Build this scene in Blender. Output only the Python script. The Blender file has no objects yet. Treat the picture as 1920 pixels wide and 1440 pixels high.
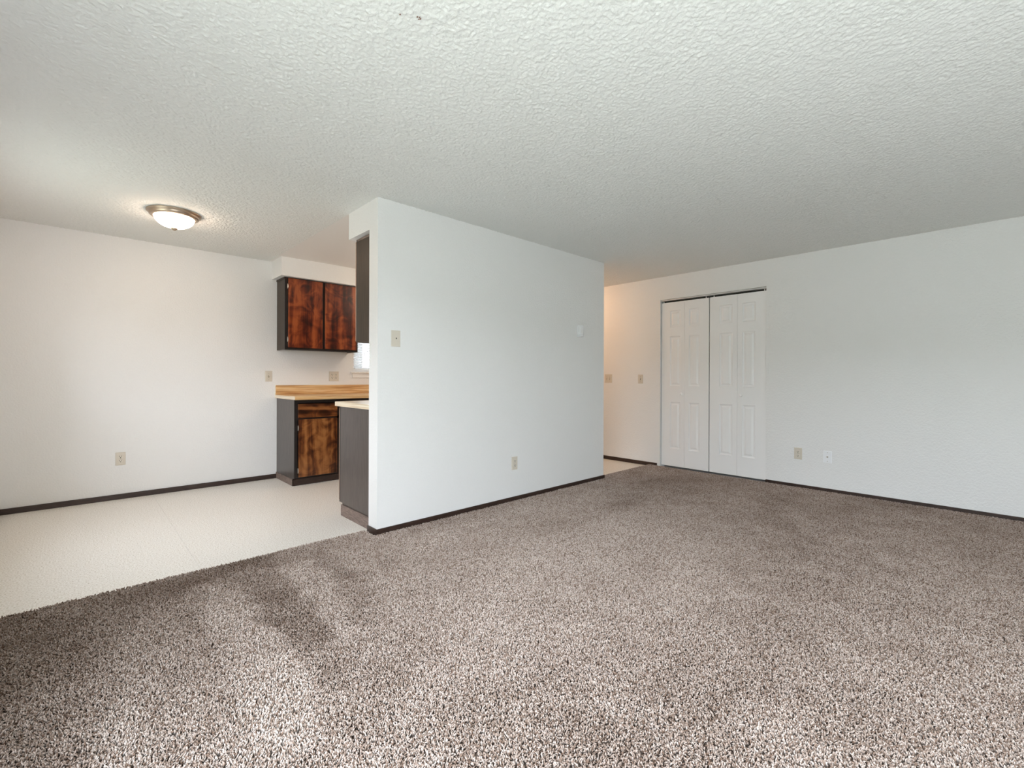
import bpy, bmesh, math, random
import numpy as np
from mathutils import Vector, Matrix, Euler

random.seed(7)
rng = np.random.default_rng(7)
SC = bpy.context.scene
COL = SC.collection

# ------------------------------------------------------------------ camera
F_PX, CY = 864.76, 709.8
YAW, ROLL, PITCH, CAM_H = 0.8134493, 0.0034, -0.001374, 1.10
fw = Vector((math.cos(YAW) * math.cos(PITCH), math.sin(YAW) * math.cos(PITCH), math.sin(PITCH)))
rt = Vector((math.sin(YAW), -math.cos(YAW), 0))
up = rt.cross(fw)
r2 = rt * math.cos(ROLL) + up * math.sin(ROLL)
u2 = up * math.cos(ROLL) - rt * math.sin(ROLL)
cd = bpy.data.cameras.new('camera')
cam = bpy.data.objects.new('camera', cd)
COL.objects.link(cam)
m = Matrix.Identity(4)
for i in range(3):
    m[i][0], m[i][1], m[i][2] = r2[i], u2[i], -fw[i]
m[2][3] = CAM_H
cam.matrix_world = m
cd.sensor_width = 36
cd.lens = F_PX / 1920 * 36
cd.shift_y = (CY - 720) / 1920
cd.clip_start = 0.02
SC.camera = cam

# ------------------------------------------------------------------ colour management, sampling
SC.view_settings.view_transform = 'Standard'
SC.view_settings.look = 'None'
SC.view_settings.gamma = 1
SC.view_settings.use_curve_mapping = False
SC.view_settings.exposure = 0.0
SC.cycles.max_bounces = 12
SC.cycles.diffuse_bounces = 8
SC.cycles.glossy_bounces = 4
SC.cycles.transparent_max_bounces = 12
SC.cycles.use_denoising = True
SC.cycles.sample_clamp_indirect = 8
SC.cycles.caustics_reflective = False
SC.cycles.caustics_refractive = False

# ------------------------------------------------------------------ sky: bright overcast above, lawn-lit ground below the horizon
W = bpy.data.worlds.new('sky')
SC.world = W
W.use_nodes = True
nt = W.node_tree
nt.nodes.clear()
wo = nt.nodes.new('ShaderNodeOutputWorld')
bg = nt.nodes.new('ShaderNodeBackground')
tc = nt.nodes.new('ShaderNodeTexCoord')
sep = nt.nodes.new('ShaderNodeSeparateXYZ')
rp = nt.nodes.new('ShaderNodeValToRGB')
mr = nt.nodes.new('ShaderNodeMapRange')
nt.links.new(tc.outputs['Generated'], sep.inputs[0])
nt.links.new(sep.outputs['Z'], mr.inputs['Value'])
mr.inputs['From Min'].default_value = -1
mr.inputs['From Max'].default_value = 1
nt.links.new(mr.outputs[0], rp.inputs[0])
e = rp.color_ramp.elements
e[0].position = 0.0; e[0].color = (0.255, 0.285, 0.25, 1)
e[1].position = 1.0; e[1].color = (0.84, 0.94, 1.06, 1)
x = e.new(0.47); x.color = (0.27, 0.30, 0.27, 1)
x = e.new(0.53); x.color = (0.92, 0.98, 1.05, 1)
nt.links.new(rp.outputs[0], bg.inputs['Color'])
SKY = 15.0
bg.inputs['Strength'].default_value = SKY
nt.links.new(bg.outputs[0], wo.inputs[0])


def area(name, loc, rot, sx, sy, power=0, color=(1, 1, 1), portal=False):
    l = bpy.data.lights.new(name, 'AREA')
    l.shape = 'RECTANGLE'
    l.size, l.size_y = sx, sy
    l.energy = power
    l.color = color
    l.cycles.is_portal = portal
    o = bpy.data.objects.new(name, l)
    o.location = loc
    o.rotation_euler = rot
    COL.objects.link(o)
    return o


# room numbers (metres): camera stands at x = y = 0
CEIL, YP, YPB, XR, YB, XL, YR = 2.352, 2.96, 3.088, 5.26, 5.426, -0.45, -1.75
XC, XE = 1.517, 4.171            # partition ends
CZ = 0.008                       # carpet backing
PY0, PY1, PZ0, PZ1 = -1.45, 1.25, 0.10, 2.06   # patio opening in the left wall, beside the camera
QY0, QY1, QZ0, QZ1 = 3.45, 4.25, 0.95, 1.90      # dining window in the left wall
WX0, WX1, WZ0, WZ1 = 2.465, 3.36, 1.17, 2.04  # kitchen window
# portals: they guide sky light through the real openings
area('patio_portal', (XL - 0.12, (PY0 + PY1) / 2, (PZ0 + PZ1) / 2), (math.radians(90), 0, math.radians(-90)), PY1 - PY0, PZ1 - PZ0, portal=True)
area('dining_portal', (XL - 0.12, (QY0 + QY1) / 2, (QZ0 + QZ1) / 2), (math.radians(90), 0, math.radians(-90)), QY1 - QY0, QZ1 - QZ0, portal=True)
area('window_portal', ((WX0 + WX1) / 2, YB + 0.16, (WZ0 + WZ1) / 2), (math.radians(-90), 0, 0), WX1 - WX0, WZ1 - WZ0, portal=True)
# lamp of the entry hall, round the corner
pl = bpy.data.lights.new('entry_lamp', 'POINT')
pl.energy = 13
pl.color = (1.0, 0.60, 0.34)
pl.shadow_soft_size = 0.12
kl = bpy.data.lights.new('kitchen_lamp', 'POINT')   # lamp on the kitchen ceiling, hidden by the partition
kl.energy = 15
kl.color = (1.0, 0.80, 0.62)
kl.shadow_soft_size = 0.14
ko = bpy.data.objects.new('kitchen_lamp', kl)
ko.location = (3.05, 4.25, 2.16)
COL.objects.link(ko)
po = bpy.data.objects.new('entry_lamp', pl)
po.location = (4.62, 4.35, 2.18)
COL.objects.link(po)


# ------------------------------------------------------------------ materials
def mat(name, color=(0.8, 0.8, 0.8), rough=0.5, metal=0.0, spec=0.5, coat=0.0):
    M = bpy.data.materials.new(name)
    M.use_nodes = True
    b = M.node_tree.nodes['Principled BSDF']
    b.inputs['Base Color'].default_value = (*color, 1)
    b.inputs['Roughness'].default_value = rough
    b.inputs['Metallic'].default_value = metal
    b.inputs['Specular IOR Level'].default_value = spec
    b.inputs['Coat Weight'].default_value = coat
    return M, M.node_tree, b


def node(t, kind, **kw):
    n = t.nodes.new(kind)
    for k, v in kw.items():
        if k in n.inputs:
            n.inputs[k].default_value = v
        else:
            setattr(n, k, v)
    return n


def coords(t, scale=(1, 1, 1), world=False):
    mp = t.nodes.new('ShaderNodeMapping')
    mp.inputs['Scale'].default_value = scale
    if world:
        g = t.nodes.new('ShaderNodeNewGeometry')
        t.links.new(g.outputs['Position'], mp.inputs[0])
    else:
        c = t.nodes.new('ShaderNodeTexCoord')
        t.links.new(c.outputs['Object'], mp.inputs[0])
    return mp.outputs[0]


def ramp(t, fac, stops):
    r = t.nodes.new('ShaderNodeValToRGB')
    el = r.color_ramp.elements
    el[0].position, el[0].color = stops[0][0], (*stops[0][1], 1)
    el[1].position, el[1].color = stops[-1][0], (*stops[-1][1], 1)
    for p, c in stops[1:-1]:
        q = el.new(p)
        q.color = (*c, 1)
    t.links.new(fac, r.inputs[0])
    return r.outputs[0]


def bump(t, b, height, strength, dist):
    n = node(t, 'ShaderNodeBump', Strength=strength, Distance=dist)
    t.links.new(height, n.inputs['Height'])
    t.links.new(n.outputs[0], b.inputs['Normal'])


def paint(name, color, rough, scale, strength, dist, spec=0.4):
    M, t, b = mat(name, color, rough, spec=spec)
    v = coords(t, world=True)
    n = node(t, 'ShaderNodeTexNoise', Scale=scale, Detail=2.0, Roughness=0.5)
    t.links.new(v, n.inputs['Vector'])
    r = ramp(t, n.outputs[0], [(0.38, (0, 0, 0)), (0.62, (1, 1, 1))])
    bump(t, b, r, strength, dist)
    return M


M_WALL = paint('white_wall_paint', (0.83, 0.83, 0.825), 0.42, 75, 0.30, 0.003)
M_SMOOTH = paint('smooth_ceiling_paint', (0.80, 0.78, 0.755), 0.6, 40, 0.04, 0.003)
M_WHITE, _, _ = mat('white_semigloss', (0.88, 0.88, 0.88), 0.35)
M_TRIMW, _, _ = mat('white_vinyl', (0.85, 0.85, 0.84), 0.4)

# textured ceiling
M_CEIL, t, b = mat('sprayed_ceiling', (0.79, 0.795, 0.775), 0.8, spec=0.2)
v = coords(t, world=True)
n1 = node(t, 'ShaderNodeTexNoise', Scale=130.0, Detail=3.0, Roughness=0.6)
t.links.new(v, n1.inputs['Vector'])
r = ramp(t, n1.outputs[0], [(0.35, (0, 0, 0)), (0.68, (1, 1, 1))])
bump(t, b, r, 0.30, 0.004)

# vinyl sheet
M_VINYL, t, b = mat('speckled_vinyl', (0.78, 0.74, 0.68), 0.42, spec=0.5)
v = coords(t, world=True)
n1 = node(t, 'ShaderNodeTexNoise', Scale=130.0, Detail=3.0, Roughness=0.6)
t.links.new(v, n1.inputs['Vector'])
c = ramp(t, n1.outputs[0], [(0.30, (0.44, 0.385, 0.32)), (0.44, (0.74, 0.70, 0.635)), (0.55, (0.86, 0.83, 0.785)), (0.75, (0.92, 0.90, 0.865))])
t.links.new(c, b.inputs['Base Color'])

# dark stained wood (face frames, base boards)
def darkwood(name, lo, hi, rough, scale):
    M, t, b = mat(name, lo, rough)
    v = coords(t, scale, world=True)
    n = node(t, 'ShaderNodeTexNoise', Scale=6.0, Detail=5.0, Roughness=0.6, Distortion=0.4)
    t.links.new(v, n.inputs['Vector'])
    c = ramp(t, n.outputs[0], [(0.3, lo), (0.7, hi)])
    t.links.new(c, b.inputs['Base Color'])
    bump(t, b, n.outputs[0], 0.08, 0.002)
    return M


M_BASE = darkwood('dark_stained_baseboard', (0.020, 0.010, 0.007), (0.055, 0.030, 0.022), 0.38, (3, 3, 30))
M_FRAME = darkwood('black_brown_face_frame', (0.005, 0.003, 0.0025), (0.014, 0.008, 0.006), 0.45, (12, 12, 2))
M_PANEL = darkwood('dark_laminate_side', (0.050, 0.038, 0.033), (0.095, 0.075, 0.066), 0.32, (14, 14, 1.2))
M_PANELB = darkwood('dark_brown_side', (0.034, 0.021, 0.012), (0.062, 0.040, 0.024), 0.42, (14, 14, 1.2))
M_PANELB.node_tree.nodes['Principled BSDF'].inputs['Specular IOR Level'].default_value = 0.28
M_SHOE = darkwood('worn_base_strip', (0.10, 0.068, 0.055), (0.27, 0.20, 0.17), 0.55, (3, 3, 25))
M_EDGE = darkwood('raw_door_edge', (0.30, 0.18, 0.12), (0.48, 0.31, 0.22), 0.55, (20, 20, 3))


def burl(name, along, cols):
    M, t, b = mat(name, cols[0], 0.28, spec=0.5)
    s = {'z': (10.5, 10.5, 0.8), 'x': (0.9, 9.0, 13.0)}[along]
    v = coords(t, s)
    n = node(t, 'ShaderNodeTexNoise', Scale=1.0, Detail=4.0, Roughness=0.55, Distortion=0.7)
    t.links.new(v, n.inputs['Vector'])
    v2 = coords(t, {'z': (6, 6, 5), 'x': (5, 6, 6)}[along])
    n2 = node(t, 'ShaderNodeTexNoise', Scale=1.0, Detail=3.0, Roughness=0.5, Distortion=2.2)
    t.links.new(v2, n2.inputs['Vector'])
    v3 = coords(t, {'z': (120, 120, 3), 'x': (3, 120, 120)}[along])
    n3 = node(t, 'ShaderNodeTexNoise', Scale=1.0, Detail=3.0, Roughness=0.6)
    t.links.new(v3, n3.inputs['Vector'])
    a = node(t, 'ShaderNodeMath', operation='MULTIPLY_ADD')
    a.inputs[1].default_value = 0.55
    t.links.new(n2.outputs[0], a.inputs[0])
    t.links.new(n.outputs[0], a.inputs[2])
    a2 = node(t, 'ShaderNodeMath', operation='MULTIPLY_ADD')
    a2.inputs[1].default_value = 0.16
    t.links.new(n3.outputs[0], a2.inputs[0])
    t.links.new(a.outputs[0], a2.inputs[2])
    sb = node(t, 'ShaderNodeMath', operation='SUBTRACT')
    sb.inputs[1].default_value = 0.36
    t.links.new(a2.outputs[0], sb.inputs[0])
    c = ramp(t, sb.outputs[0], [(0.32, cols[0]), (0.43, cols[1]), (0.53, cols[2]), (0.66, cols[3])])
    t.links.new(c, b.inputs['Base Color'])
    return M


M_BURLU = burl('red_walnut_veneer', 'z', [(0.018, 0.003, 0.0015), (0.068, 0.010, 0.004), (0.175, 0.032, 0.009), (0.33, 0.080, 0.022)])
M_BURLL = burl('brown_walnut_veneer', 'z', [(0.022, 0.006, 0.002), (0.078, 0.022, 0.007), (0.185, 0.062, 0.017), (0.32, 0.13, 0.040)])
M_BURLD = burl('brown_walnut_drawer', 'x', [(0.022, 0.006, 0.002), (0.085, 0.024, 0.007), (0.19, 0.062, 0.017), (0.31, 0.12, 0.036)])

# butcher block laminate: strips along x
def butcher(name, cols, along=0):
    M, t, b = mat(name, cols[1], 0.30, spec=0.5)
    s = [95, 95, 95]
    s[along] = 2.2
    v = coords(t, tuple(s), world=True)
    n = node(t, 'ShaderNodeTexNoise', Scale=1.0, Detail=2.0, Roughness=0.5, Distortion=0.15)
    t.links.new(v, n.inputs['Vector'])
    s2 = [300, 300, 300]
    s2[along] = 9
    v2 = coords(t, tuple(s2), world=True)
    n2 = node(t, 'ShaderNodeTexNoise', Scale=1.0, Detail=2.0)
    t.links.new(v2, n2.inputs['Vector'])
    a = node(t, 'ShaderNodeMath', operation='MULTIPLY_ADD')
    a.inputs[1].default_value = 0.3
    t.links.new(n2.outputs[0], a.inputs[0])
    t.links.new(n.outputs[0], a.inputs[2])
    c = ramp(t, a.outputs[0], [(0.46, cols[0]), (0.60, cols[1]), (0.70, cols[2]), (0.84, cols[3])])
    t.links.new(c, b.inputs['Base Color'])
    return M


M_BLOCK = butcher('butcher_block_laminate', [(0.46, 0.23, 0.085), (0.68, 0.41, 0.18), (0.78, 0.53, 0.27), (0.85, 0.66, 0.40)])
M_BLOCKE = butcher('pale_laminate_edge', [(0.66, 0.52, 0.36), (0.76, 0.63, 0.46), (0.80, 0.69, 0.54), (0.84, 0.76, 0.62)], 1)
M_BLOCKP = butcher('glare_paled_laminate', [(0.60, 0.49, 0.34), (0.70, 0.60, 0.44), (0.74, 0.66, 0.52), (0.80, 0.73, 0.60)], 1)  # pale beige laminate, daylight glare on the top put into its colour

M_ALMOND, _, _ = mat('almond_plastic', (0.67, 0.615, 0.53), 0.4)
M_ALMOND2, _, _ = mat('almond_plastic_insert', (0.70, 0.65, 0.56), 0.35)
M_PLATEW, _, _ = mat('white_plastic', (0.88, 0.89, 0.91), 0.4)
M_DARK, _, _ = mat('dark_slot', (0.02, 0.017, 0.014), 0.6)
M_SLOT, _, _ = mat('shaded_switch_slot', (0.22, 0.17, 0.11), 0.6)
M_SCREW, _, _ = mat('screw_metal', (0.42, 0.38, 0.31), 0.4, 0.7)
M_NICKEL, _, _ = mat('brushed_nickel', (0.52, 0.42, 0.33), 0.34, 1.0)
M_HINGE, _, _ = mat('hinge_steel', (0.55, 0.50, 0.44), 0.35, 1.0)
M_LATH, _, _ = mat('track_steel', (0.62, 0.62, 0.61), 0.4, 0.3)
M_BLIND, t, b = mat('white_blind_slat', (0.85, 0.86, 0.87), 0.45)
tl = node(t, 'ShaderNodeBsdfTranslucent', Color=(0.85, 0.86, 0.87, 1))
mx = node(t, 'ShaderNodeMixShader', Fac=0.25)
t.links.new(b.outputs[0], mx.inputs[1])
t.links.new(tl.outputs[0], mx.inputs[2])
t.links.new(mx.outputs[0], t.nodes['Material Output'].inputs[0])

# lamp glass: gives off the light of the bulbs in it
M_GLOW = bpy.data.materials.new('lit_frosted_glass')
M_GLOW.use_nodes = True
b = M_GLOW.node_tree.nodes['Principled BSDF']
b.inputs['Base Color'].default_value = (0.9, 0.87, 0.82, 1)
b.inputs['Roughness'].default_value = 0.3
b.inputs['Emission Color'].default_value = (1.0, 0.76, 0.58, 1)
LAMP = 34.0
b.inputs['Emission Strength'].default_value = LAMP

# clear glass
M_GLASS = bpy.data.materials.new('window_glass')
M_GLASS.use_nodes = True
t = M_GLASS.node_tree
t.nodes.remove(t.nodes['Principled BSDF'])
tr = node(t, 'ShaderNodeBsdfTransparent')
gl = node(t, 'ShaderNodeBsdfGlossy', Roughness=0.0)
fr = node(t, 'ShaderNodeFresnel', IOR=1.45)
mx = node(t, 'ShaderNodeMixShader')
t.links.new(fr.outputs[0], mx.inputs[0])
t.links.new(tr.outputs[0], mx.inputs[1])
t.links.new(gl.outputs[0], mx.inputs[2])
t.links.new(mx.outputs[0], t.nodes['Material Output'].inputs[0])


# ------------------------------------------------------------------ mesh helpers
def bx(bm, x0, x1, y0, y1, z0, z1, bev=0.0, seg=2):
    r = bmesh.ops.create_cube(bm, size=1)
    vs = r['verts']
    for q in vs:
        q.co = Vector((x0 + (q.co.x + .5) * (x1 - x0), y0 + (q.co.y + .5) * (y1 - y0), z0 + (q.co.z + .5) * (z1 - z0)))
    if bev:
        es = list({ed for q in vs for ed in q.link_edges})
        bmesh.ops.bevel(bm, geom=es, offset=bev, segments=seg, affect='EDGES', profile=0.5)


def lathe(bm, prof, n=48, mtx=None):
    rings = []
    for r_, z_ in prof:
        if r_ < 1e-6:
            rings.append([bm.verts.new((0, 0, z_))])
        else:
            rings.append([bm.verts.new((r_ * math.cos(2 * math.pi * k / n), r_ * math.sin(2 * math.pi * k / n), z_)) for k in range(n)])
    for a, c in zip(rings, rings[1:]):
        for k in range(n):
            q = [a[k % len(a)], a[(k + 1) % len(a)], c[(k + 1) % len(c)], c[k % len(c)]]
            q = list(dict.fromkeys(q))
            if len(q) > 2:
                bm.faces.new(q)
    if mtx is not None:
        bmesh.ops.transform(bm, matrix=mtx, verts=[v for rg in rings for v in rg])
    bmesh.ops.recalc_face_normals(bm, faces=bm.faces)


def tag(o, label=None, cat=None, group=None, kind=None):
    if label: o['label'] = label
    if cat: o['category'] = cat
    if group: o['group'] = group
    if kind: o['kind'] = kind
    return o


def obj(name, bm, m, parent=None, smooth=False):
    bmesh.ops.recalc_face_normals(bm, faces=bm.faces)
    me = bpy.data.meshes.new(name)
    bm.to_mesh(me)
    bm.free()
    if smooth:
        for p in me.polygons:
            p.use_smooth = True
    if m: me.materials.append(m)
    o = bpy.data.objects.new(name, me)
    COL.objects.link(o)
    if parent: o.parent = parent
    return o


def boxo(name, dims, m, parent=None, bev=0.0, seg=2):
    bm = bmesh.new()
    bx(bm, *dims, bev=bev, seg=seg)
    return obj(name, bm, m, parent)


def empty(name, loc, rotz=0.0):
    o = bpy.data.objects.new(name, None)
    o.empty_display_size = 0.05
    o.location = loc
    o.rotation_euler = (0, 0, rotz)
    COL.objects.link(o)
    return o


def struct(name, boxes, m, parent=None, label=None):
    bm = bmesh.new()
    for d in boxes:
        bx(bm, *d)
    o = obj(name, bm, m, parent)
    o['kind'] = 'structure'
    if label: o['label'] = label
    return o


# ------------------------------------------------------------------ setting: shell
T = 0.14
fl = struct('floor', [(XL - T, XR + 1.0, YR - T, YB + T, -0.16, -0.004)], M_SMOOTH, label='subfloor under the vinyl and the carpet')
SEAM = 0.52
for d in [(XL, SEAM - 0.0004, 3.08, YB, -0.004, 0.0), (SEAM + 0.0004, 4.06, 3.08, YB, -0.004, 0.0), (4.06, XR, 3.03, YB, -0.004, 0.0)]:
    boxo('vinyl_sheet', d, M_VINYL, fl)
CS = CEIL + 0.0022
ce = struct('ceiling', [(XL - T, XR + 1.0, YR - T, YP + 0.001, CS, CEIL + 0.15), (XL - T, XC, YP, YB + T, CS, CEIL + 0.15),
                        (XE - 0.12, XR + 1.0, YP, YB + T, CS, CEIL + 0.15)], M_CEIL, label='white sprayed texture ceiling over living and dining room')


def sprayed_coat(S=0.0047, amp=0.0014):
    """the sprayed texture itself: a fine displaced skin under the slab, over the part of the ceiling in view"""
    nx_, ny_ = int((XR - XL) / S) + 2, int((YB - YR) / S) + 2
    r_ = np.random.default_rng(21)
    g = r_.standard_normal((nx_, ny_)).astype(np.float32)
    def blur(a):
        a = (np.roll(a, 1, 0) + 2 * a + np.roll(a, -1, 0)) / 4
        return (np.roll(a, 1, 1) + 2 * a + np.roll(a, -1, 1)) / 4
    f1 = (np.roll(g, 1, 0) + 4 * g + np.roll(g, -1, 0)) / 6
    f1 = (np.roll(f1, 1, 1) + 4 * f1 + np.roll(f1, -1, 1)) / 6
    f2 = blur(blur(blur(r_.standard_normal((nx_, ny_)).astype(np.float32))))
    f = f1 / f1.std() + 0.35 * f2 / f2.std()
    f = np.clip(f / f.std(), -1.3, 1.9)
    X = XL + np.arange(nx_) * S
    Y = YR + np.arange(ny_) * S
    GX, GY = np.meshgrid(X, Y, indexing='ij')
    GX = np.minimum(GX, XR)
    GY = np.minimum(GY, YB)
    Z = CEIL - 0.0012 - amp * f
    cx, cy = GX[:-1, :-1] + S / 2, GY[:-1, :-1] + S / 2
    dep = cx * math.cos(YAW) + cy * math.sin(YAW)
    lat = cx * math.sin(YAW) - cy * math.cos(YAW)
    keep = (dep > 1.15) & (np.abs(lat) < 1.13 * dep + 0.4)
    kitchen = (cx > XC) & (cx < XE) & (cy > YP + 0.004)
    keep &= ~kitchen & ~((cx >= XE) & (cy > 4.3))
    ii, jj = np.nonzero(keep)
    vid = lambda i, j: i * ny_ + j
    Q = np.stack([vid(ii, jj), vid(ii, jj + 1), vid(ii + 1, jj + 1), vid(ii + 1, jj)], 1)
    used, inv = np.unique(Q.ravel(), return_inverse=True)
    P = np.stack([GX.ravel()[used], GY.ravel()[used], Z.ravel()[used]], 1).astype(np.float32)
    me = bpy.data.meshes.new('sprayed_texture')
    n = len(Q)
    me.vertices.add(len(P)); me.vertices.foreach_set('co', P.ravel())
    me.loops.add(4 * n); me.loops.foreach_set('vertex_index', inv.astype(np.int32))
    me.polygons.add(n)
    me.polygons.foreach_set('loop_start', np.arange(0, 4 * n, 4, dtype=np.int32))
    me.polygons.foreach_set('use_smooth', np.ones(n, bool))
    me.update(calc_edges=True)
    me.materials.append(M_CEIL)
    o = bpy.data.objects.new('sprayed_texture', me)
    COL.objects.link(o)
    o.parent = ce
    o['kind'] = 'stuff'


sprayed_coat()
bm = bmesh.new()
for fx, fy, fr in ((0.857, 1.389, 0.0035), (0.863, 1.386, 0.003), (0.869, 1.390, 0.0035), (0.866, 1.395, 0.0028), (0.808, 1.421, 0.003)):
    r_ = bmesh.ops.create_icosphere(bm, subdivisions=1, radius=fr)
    for q_ in r_['verts']:
        q_.co = Vector((q_.co.x + fx, q_.co.y * 1.4 + fy, q_.co.z * 0.4 + CEIL - 0.0035))
M_STAIN, _, _ = mat('brown_stain', (0.22, 0.13, 0.10), 0.8)
obj('stain_flecks', bm, M_STAIN, ce)['kind'] = 'stuff'
struct('ceiling_kitchen', [(XC, XE - 0.12, YP, YB + T, CEIL, CEIL + 0.15)], M_SMOOTH, label='smooth painted kitchen ceiling beyond the texture edge')
struct('wall_left', [(XL - T, XL, YR - T, PY0, -0.15, CEIL), (XL - T, XL, PY1, QY0, -0.15, CEIL), (XL - T, XL, QY1, YB + T, -0.15, CEIL),
                     (XL - T, XL, QY0, QY1, -0.15, QZ0), (XL - T, XL, QY0, QY1, QZ1, CEIL),
                     (XL - T, XL, PY0, PY1, -0.15, PZ0), (XL - T, XL, PY0, PY1, PZ1, CEIL)], M_WALL)
struct('wall_back', [(XL, WX0, YB, YB + T, -0.15, CEIL), (WX1, XR + T, YB, YB + T, -0.15, CEIL),
                     (WX0, WX1, YB, YB + T, -0.15, WZ0 - 0.02), (WX0, WX1, YB, YB + T, WZ1, CEIL)], M_WALL)
struct('wall_rear', [(XL, XR + 1.0, YR - T, YR, -0.15, CEIL)], M_WALL)
DY0, DY1, DZ1 = 1.686, 2.893, 2.070
struct('wall_right', [(XR, XR + 0.115, YR, DY0, -0.15, CEIL), (XR, XR + 0.115, DY1, YB, -0.15, CEIL),
                      (XR, XR + 0.115, DY0, DY1, DZ1, CEIL)], M_WALL)
struct('wall_closet', [(XR + 0.115, XR + 0.78, 1.40, 1.48, 0, CEIL), (XR + 0.115, XR + 0.78, 3.10, 3.18, 0, CEIL),
                       (XR + 0.70, XR + 0.78, 1.48, 3.10, 0, CEIL)], M_WALL)
struct('wall_partition', [(XC, XE, YP, YPB, -0.004, CEIL)], M_WALL, label='white partition wall between living room and kitchen')
struct('wall_kitchen', [(XE - 0.12, XE, YPB, YB, -0.004, CEIL)], M_WALL)
struct('soffit', [(XC, XE - 0.12, YPB, 3.428, 2.153, CEIL)], M_WALL, label='boxed soffit over the cabinet on the partition')
struct('soffit', [(1.542, XE - 0.12, 5.105, YB, 2.157, CEIL)], M_WALL, label='boxed soffit over the cabinet on the back wall')

# base boards
BH, BT = 0.047, 0.011
def board(name, d):
    bm = bmesh.new()
    bx(bm, *d, bev=0.003, seg=1)
    o = obj(name, bm, M_BASE)
    o['kind'] = 'structure'
    return o
board('baseboard_back', (XL, 1.592, YB - BT, YB, 0, BH))
board('baseboard_left', (XL, XL + BT, YR, YB - BT, 0, BH))
board('baseboard_partition', (XC - BT, XE + BT, YP - BT, YP, 0, BH + 0.002))
board('baseboard_partition_end', (XC - BT, XC, YP, YPB + 0.004, 0, BH + 0.002))
board('baseboard_hall', (XE, XE + BT, YP, YB, 0, BH))
board('baseboard_right', (XR - 0.014, XR, YR, DY0 - 0.002, 0, BH))
board('baseboard_entry', (XR - BT, XR, DY1 + 0.035, YB, 0, BH))

# kitchen window
w1 = empty('window_1', ((WX0 + WX1) / 2, YB, WZ0))
w1['kind'] = 'structure'
def wbox(name, d, m, bev=0.0):
    L = w1.location
    return boxo(name, (d[0] - L.x, d[1] - L.x, d[2] - L.y, d[3] - L.y, d[4] - L.z, d[5] - L.z), m, w1, bev)
wbox('window_sill', (WX0 - 0.045, WX1 + 0.045, YB - 0.030, YB + 0.085, WZ0 - 0.020, WZ0), M_TRIMW, 0.004)
wbox('apron', (WX0 - 0.02, WX1 + 0.02, YB - 0.012, YB, WZ0 - 0.075, WZ0 - 0.020), M_TRIMW, 0.003)
fy0, fy1 = YB + 0.085, YB + 0.135
wbox('window_frame', (WX0, WX0 + 0.045, fy0, fy1, WZ0, WZ1), M_TRIMW)
wbox('window_frame', (WX1 - 0.045, WX1, fy0, fy1, WZ0, WZ1), M_TRIMW)
wbox('window_frame', (WX0 + 0.045, WX1 - 0.045, fy0, fy1, WZ0, WZ0 + 0.045), M_TRIMW)
wbox('window_frame', (WX0 + 0.045, WX1 - 0.045, fy0, fy1, WZ1 - 0.045, WZ1), M_TRIMW)
xm = (WX0 + WX1) / 2
wbox('meeting_stile', (xm - 0.02, xm + 0.02, fy0 + 0.005, fy1 - 0.005, WZ0 + 0.045, WZ1 - 0.045), M_TRIMW)
wbox('pane', (WX0 + 0.045, xm - 0.02, fy0 + 0.02, fy0 + 0.024, WZ0 + 0.045, WZ1 - 0.045), M_GLASS)
wbox('pane', (xm + 0.02, WX1 - 0.045, fy0 + 0.02, fy0 + 0.024, WZ0 + 0.045, WZ1 - 0.045), M_GLASS)

# patio opening beside the camera: plain frame
w2 = empty('window_2', (XL, (PY0 + PY1) / 2, PZ0))
w2['kind'] = 'structure'
ym = (PY0 + PY1) / 2
for d in [(PY0, PY0 + 0.05, PZ0, PZ1), (PY1 - 0.05, PY1, PZ0, PZ1), (PY0 + 0.05, PY1 - 0.05, PZ1 - 0.05, PZ1),
          (PY0 + 0.05, PY1 - 0.05, PZ0, PZ0 + 0.04), (ym - 0.03, ym + 0.03, PZ0 + 0.04, PZ1 - 0.05)]:
    boxo('window_frame', (-0.10, -0.05, d[0] - ym, d[1] - ym, d[2] - PZ0, d[3] - PZ0), M_TRIMW, w2)

w3 = empty('window_3', (XL, (QY0 + QY1) / 2, QZ0))
w3['kind'] = 'structure'
ym = (QY0 + QY1) / 2
for d in [(QY0, QY0 + 0.045, QZ0, QZ1), (QY1 - 0.045, QY1, QZ0, QZ1), (QY0 + 0.045, QY1 - 0.045, QZ1 - 0.045, QZ1),
          (QY0 + 0.045, QY1 - 0.045, QZ0, QZ0 + 0.045), (ym - 0.02, ym + 0.02, QZ0 + 0.045, QZ1 - 0.045)]:
    boxo('window_frame', (-0.10, -0.05, d[0] - ym, d[1] - ym, d[2] - QZ0, d[3] - QZ0), M_TRIMW, w3)

# ------------------------------------------------------------------ carpet
def sm(a, b_, x):
    tt = np.clip((x - a) / (b_ - a), 0, 1)
    return tt * tt * (3 - 2 * tt)


def band(x, a, b_, s):
    return sm(a - s, a + s, x) * (1 - sm(b_ - s, b_ + s, x))


def vnoise(x, y, seed):
    r_ = np.random.default_rng(seed)
    g = r_.random((64, 64))
    xi, yi = np.floor(x).astype(int), np.floor(y).astype(int)
    fx, fy = x - xi, y - yi
    fx, fy = fx * fx * (3 - 2 * fx), fy * fy * (3 - 2 * fy)
    G = lambda i, j: g[i % 64, j % 64]
    return (G(xi, yi) * (1 - fx) + G(xi + 1, yi) * fx) * (1 - fy) + (G(xi, yi + 1) * (1 - fx) + G(xi + 1, yi + 1) * fx) * fy - 0.5


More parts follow.
